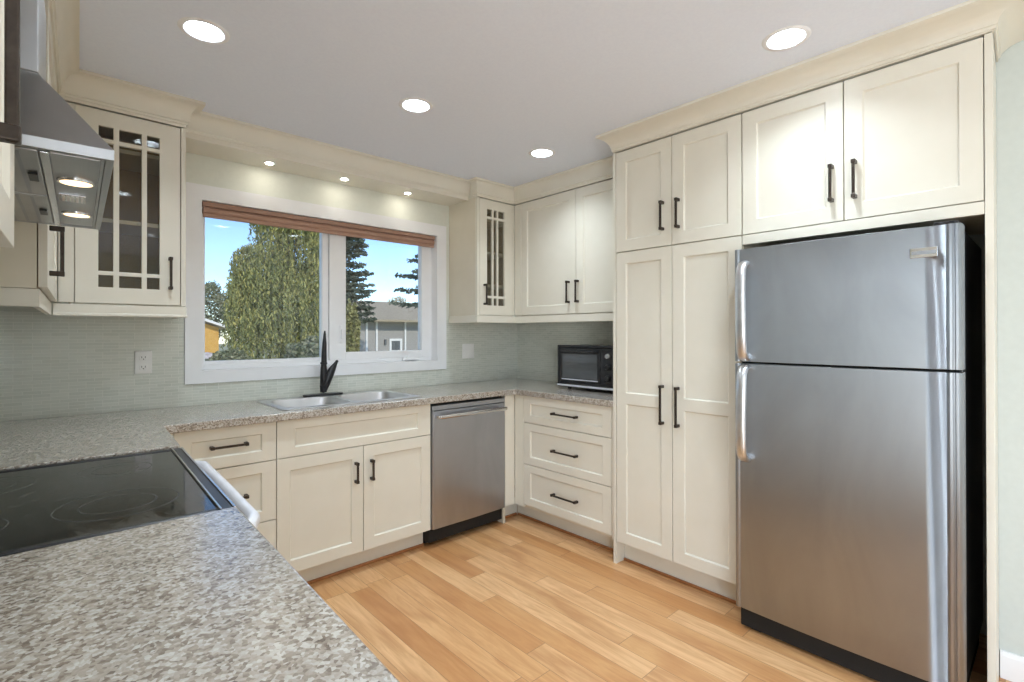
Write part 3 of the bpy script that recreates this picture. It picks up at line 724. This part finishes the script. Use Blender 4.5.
fhandle([(.000, 1.598), (-.022, 1.592), (-.040, 1.572), (-.048, 1.535), (-.050, 1.45), (-.046, 1.30), (-.038, 1.215), (-.020, 1.190), (.000, 1.184)], d1)
fhandle([(.000, 1.150), (-.020, 1.144), (-.038, 1.118), (-.046, 1.03), (-.050, .90), (-.048, .815), (-.040, .778), (-.022, .757), (.000, .752)], d2)
bd = obj('badge', box(B(), FWD-.135, FWD-.061, -.0035, .004, 1.556, 1.590), CHROME, d1, .001)
obj('badge_stripe', boxes((FWD-.131, FWD-.065, -.0045, -.003, 1.567, 1.579)), STEELD, bd)

# ---------------------------------------------------------------- countertop oven
ov = thing('countertop_oven', 'black countertop oven with a dark glass door beside the pantry', 'oven', (2.600, 2.362, CT), RIGHT)
STRIPM = varied('silver_strip', (.72, .74, .78), (.78, .80, .84), 20, .4, metal=.4)
OW, OH, OD = .505, .300, .30
obj('body', box(B(), .004, OW-.004, .018, OD, .018, OH), BLACKP, ov, .006)
fr_ = obj('front_frame', ring(0, OW, .016, OH+.002, .018, 0, .02, .018, .018, .034), BLACKP, ov, .004)
dr = obj('door', box(B(), .019, .370, .003, .018, .052, OH-.018), BLACKP, ov, .003)
OG = varied('dim_oven_glass', (.075, .08, .085), (.10, .105, .11), 4, .08)
obj('door_glass', box(B(), .045, .345, .0015, .0045, .078, OH-.058), OG, dr, .001)
obj('door_trim', box(B(), .040, .350, -.0005, .003, .066, .073), STRIPM, dr, .001)
bm = B(); tube(bm, [(.05, .004, .258), (.055, -.026, .258), (.34, -.026, .258), (.345, .004, .258)], .0075, 10); obj('handle', bm, BLACKP, dr, smooth=True)
obj('trim_strip', prism(B(), [(0, -.002), (.25, -.010), (OW, -.002), (OW, .012), (0, .012)],   .022, .034, 'xy'), STRIPM, ov, .002)
cp = obj('control_panel', box(B(), .372, OW-.019, .003, .018, .052, OH-.018), BLACKP, ov, .002)
for z in (.235, .165, .095):
    bm = B(); lathe(bm, [(.021, .004), (.020, -.008), (.014, -.016), (.0001, -.016)], 22, (.432, 0, z), 'y'); obj('knob', bm, CHROME if z > .2 else BLACKP, cp, smooth=True)
for fx, fy in ((.07, .05), (OW-.07, .05), (.07, .25), (OW-.07, .25)):
    bm = B(); lathe(bm, [(.013, 0), (.015, .019)], 14, (fx, fy, 0)); obj('foot', bm, BLACKP, ov)

# ---------------------------------------------------------------- outlet, switch
ot = thing('wall_outlet', 'white double socket outlet plate on the tiles left of the window', 'outlet', (.345, YW-.0085, 1.153))
obj('cover_plate', box(B(), -.036, .036, -.006, 0, -.058, .058), PLATE, ot, .003)
for z in (-.024, .024):
    s_ = obj('socket', prism(B(), [(p[0], p[1]+z) for p in rrect(-.017, .017, -.015, .015, .008)], -.0085, -.006, 'xz'), PLATE, ot, .0008)
    obj('slot', boxes((-.0085, -.006, -.0088, -.0084, z-.003, z+.006), (.006, .0085, -.0088, -.0084, z-.003, z+.006), (-.0025, .0025, -.0088, -.0084, z-.011, z-.006)), DARKSLOT, s_)
st = thing('light_switch', 'white double rocker switch plate on the tiles right of the window', 'switch', (2.412, YW-.0085, 1.158))
obj('cover_plate', box(B(), -.057, .057, -.006, 0, -.058, .058), PLATE, st, .003)
for x in (-.024, .024): obj('rocker', prism(B(), [(-.006, -.033), (-.0095, -.033), (-.007, 0), (-.006, .033)], x-.0165, x+.0165, 'yz'), PLATE, st, .0006)

# ---------------------------------------------------------------- recessed ceiling lights
words_ = ['nearest the left glass cabinet', 'in front of the window', 'near the far corner cabinets', 'beside the refrigerator cabinets']
def downlight(x, y, label, first=None):
    d = thing('recessed_light', label, 'light', (x, y, H), group='recessed ceiling lights')
    bm = B(); lathe(bm, [(.060, -.001), (.064, -.005), (.078, -.004), (.082, -.0005), (.060, -.0005), (.060, -.001)], 40); obj('trim_ring', bm, WHITE, d, smooth=True)
    bm = B(); lathe(bm, [(.0605, -.001), (.058, .045), (.054, .068)], 40)
    for f in [f for f in bm.faces if len(f.verts) > 4]: bm.faces.remove(f)
    obj('baffle', bm, WHITE, d, smooth='raw')
    bm = B(); lathe(bm, [(.0001, .058), (.0555, .058)], 40)
    for f in [f for f in bm.faces if len(f.verts) > 4]: bm.faces.remove(f)
    obj('lens', bm, E_DOWN, d)
    bm = B(); lathe(bm, [(.0001, .1), (.0645, .1), (.0645, .021)], 24)
    for f in [f for f in bm.faces if len(f.verts) > 4]: bm.faces.remove(f)
    obj('housing', bm, WHITE, d)
for (x, y), wd in zip(cans, words_): downlight(x, y, 'round white recessed ceiling light '+wd)
for (x, y), wd in zip(hidden, ('above the range, out of the photo', 'above the middle of the floor, out of the photo', 'behind the camera on the left', 'behind the camera on the right')): downlight(x, y, 'round white recessed ceiling light '+wd)

# ---------------------------------------------------------------- outside
GZ = -.35
tag(obj('ground', box(B(), -40, 70, YW+.16, 90, GZ-.2, GZ), GRASS), 'dry pale lawn outside the window', 'ground', kind='structure')
def foliage_quads(bm, c, u, v_):
    bm.faces.new([bm.verts.new(c+a*u+b*v_) for a, b in ((-.5, -.5), (.5, -.5), (.5, .5), (-.5, .5))])
def rv(): return Vector((random.gauss(0, 1), random.gauss(0, 1), random.gauss(0, 1))).normalized()
# weeping birch
bt = thing('weeping_tree', 'large weeping tree with trailing yellow green branches outside the left window pane', 'tree', (4.40, 13.6, GZ))
bm = B(); tube(bm, [(0, 0, 0), (.03, 0, 1.5), (.1, .05, 3.2), (.18, 0, 5.2), (.2, 0, 6.6)], [.17, .14, .11, .07, .03], 10)
for k in range(14):
    a = random.uniform(0, 6.28); z = random.uniform(1.8, 5.6); r_ = random.uniform(.5, .9)*(1.15 if z < 4 else .7)
    tube(bm, [(.08, 0, z), (.08+r_*.5*math.cos(a), r_*.5*math.sin(a), z+.45), (.08+r_*math.cos(a), r_*math.sin(a), z+.35)], [.035, .022, .01], 6)
obj('trunk', bm, BARK, bt, smooth=True)
bm = B()
lobes = [(.15, 0, 5.3, .80, 1.3), (.35, -.1, 4.3, .92, 1.0), (-.45, -.2, 3.5, .72, .8), (-.75, -.1, 2.75, .50, .7), (.75, -.2, 3.1, .62, 1.0), (.1, -.3, 2.8, .95, .9), (-.3, -.4, 2.0, .92, .6), (.6, -.4, 2.0, .70, .8), (.1, .1, 6.3, .6, .7)]
for s_ in range(3300):
    lx, ly, lz, lr, lh = random.choice(lobes); a = random.uniform(0, 6.28); q_ = math.sqrt(random.uniform(.05, 1))
    p = Vector((lx+lr*q_*math.cos(a), ly+lr*q_*math.sin(a), lz+lh*.5*math.sqrt(max(0, 1-q_*q_))))
    n_ = int(random.uniform(12, 34)); drift = Vector((math.cos(a)*.006, math.sin(a)*.006, 0))
    for k in range(n_):
        p = p + drift*random.uniform(.2, 1.4) + Vector((random.gauss(0, .008), random.gauss(0, .008), -.054))
        if p.z < .15: break
        d = Vector((random.gauss(0, .5), random.gauss(0, .5), -1)).normalized(); u_ = d.cross(rv()).normalized()
        foliage_quads(bm, p + rv()*.035, u_*random.uniform(.018, .030), d*random.uniform(.055, .09))
obj('foliage', bm, BIRCHL, bt, smooth='raw')
# spruces
def spruce(label, x, y, h_, r0, tiers, per, zlow=.6, fat=1.0):
    t = thing('spruce_tree', label, 'tree', (x, y, GZ), group='spruce trees outside the window')
    bm = B(); tube(bm, [(0, 0, 0), (0, 0, h_*.5), (0, 0, h_)], [.2, .13, .02], 8); obj('trunk', bm, BARK, t, smooth=True)
    bm = B()
    for i in range(tiers):
        u = i/tiers; z = zlow+(h_-zlow-.1)*u; R = r0*(1-u)**.75
        for k in range(per):
            a = random.uniform(0, 6.28); Lb = R*random.uniform(.7, 1.1)
            if Lb < .1: continue
            m_ = max(4, int(Lb/.085))
            for j in range(m_):
                f = (j+1)/m_; c = Vector((math.cos(a)*Lb*f, math.sin(a)*Lb*f, z-.30*Lb*f+.22*Lb*f*f*1.2))
                wd = .17*(1.15-f*.75)*fat
                for _ in range(3):
                    d = (Vector((math.cos(a), math.sin(a), -.25))+rv()*.75).normalized(); u_ = d.cross(rv()).normalized()
                    foliage_quads(bm, c+rv()*wd*.6, u_*.06*fat, d*random.uniform(.14, .24))
    obj('foliage', bm, SPRUCEL, t, smooth='raw')
spruce('tall dark spruce behind the weeping tree, seen beside the window mullion', 8.75, 20.2, 13.5, 1.48, 46, 17, 2.3)
spruce('sparse dark spruce at the right edge of the right window pane', 12.35, 18.2, 10, 1.95, 11, 12, 3.0, 1.2)
# shrubs
def shrub(name, label, x, y, rx, rz_, zc, n, m, cat='shrub', group=None, stem=True, leaf=.07):
    t = thing(name, label, cat, (x, y, GZ), group=group)
    bm = B(); tube(bm, [(0, 0, 0), (0, 0, max(.1, zc-GZ))], [.05, .02], 6); obj('stem', bm, BARK, t)
    bm = B()
    for _ in range(n):
        d = rv(); p = Vector((d.x*rx, d.y*rx, d.z*rz_))*random.uniform(.55, 1)**.6*(1+.16*math.sin(d.x*7+x)*math.cos(d.z*6+y))
        p.z += zc-GZ
        if p.z < .02: continue
        e_ = rv(); foliage_quads(bm, p, e_*leaf, e_.cross(rv()).normalized()*leaf*1.3)
    obj('foliage', bm, m, t, smooth='raw'); return t
shrub('columnar_cedar', 'narrow yellow green cedar in front of the dark spruce', 7.42, 16, .26, 1.35, 1.0, 2600, GOLDL, 'tree')
shrub('leafy_tree', 'grey green leafy tree at the left edge of the left window pane', 7.8, 40.8, 2.0, 2.2, 2.85, 6500, SHRUBL, 'tree', leaf=.10)
shrub('garden_shrub', 'rounded grey green shrub under the weeping tree', 4.1, 10.7, .66, .50, .70, 3200, SHRUBL, leaf=.05)
shrub('garden_shrub', 'low dry shrub in front of the ochre house', 4.55, 19, .8, .40, .22, 2400, SHRUBL, leaf=.06)
shrub('garden_shrub', 'low bush at the left beneath the weeping tree', 2.72, 11.4, .40, .28, .70, 1400, SHRUBL, leaf=.04)
shrub('distant_tree', 'pale distant tree rising behind the left of the grey roof', 15.4, 33, .8, .9, 2.85, 700, PALEL, 'tree', leaf=.10)
shrub('distant_tree', 'pale distant tree rising behind the right of the grey roof', 18.9, 33, .9, 1.0, 3.0, 800, PALEL, 'tree', leaf=.10)
# boulders
for k, (x, y, r_, lab) in enumerate(((5.0, 26, .75, 'large pale boulder in front of the ochre house'), (6.3, 27, .6, 'smaller pale boulder right of the ochre house front'))):
    bm = B(); bmesh.ops.create_icosphere(bm, subdivisions=3, radius=r_)
    for v_ in bm.verts: v_.co *= 1+.18*math.sin(v_.co.x*5+k)*math.cos(v_.co.y*4); v_.co.z *= .62
    tag(obj('boulder', bm, STONE, None, smooth=True, loc=(x, y, GZ+.30)), lab, 'rock', 'pale boulders in the garden')
# grey house
hs = thing('house', 'low grey house with white posts across the street', 'house', (0, 0, GZ))
obj('wall', box(B(), 12.1, 20, 26, 31, 0, 2.36), SIDING, hs)
rf = obj('roof', prism(B(), [(25.35, 2.30), (25.35, 2.42), (28.6, 3.62), (31.8, 2.42), (31.8, 2.30)], 11.6, 20.6, 'yz'), SHINGLE, hs)
for x in (12.9, 13.5, 15.32, 17.2): obj('post', box(B(), x-.05, x+.05, 25.9, 25.995, 0, 2.30), TRIMW, hs)
wn = obj('window', ring(14.30, 15.12, .55, 1.34, .13, 25.93, 25.998), TRIMW, hs)
obj('pane', box(B(), 14.43, 14.99, 25.96, 25.99, .68, 1.21), DARKWIN, wn)
obj('wall_lamp', boxes((14.0, 14.1, 25.9, 25.998, 1.0, 1.3)), DARKWIN, hs)
# ochre house
h2 = thing('house', 'ochre house with a gabled roof seen at the far left of the window', 'house', (0, 0, GZ))
obj('wall', prism(B(), [(3.0, 0), (6.55, 0), (6.55, 1.95), (4.4, 2.75), (3.0, 2.2)], 30, 36, 'xz'), TANW, h2)
obj('roof', prism(B(), [(6.95, 1.90), (6.95, 2.02), (4.4, 2.97), (2.4, 2.22), (2.4, 2.10), (4.4, 2.82)], 29.6, 36.4, 'xz'), TRIMW, h2)
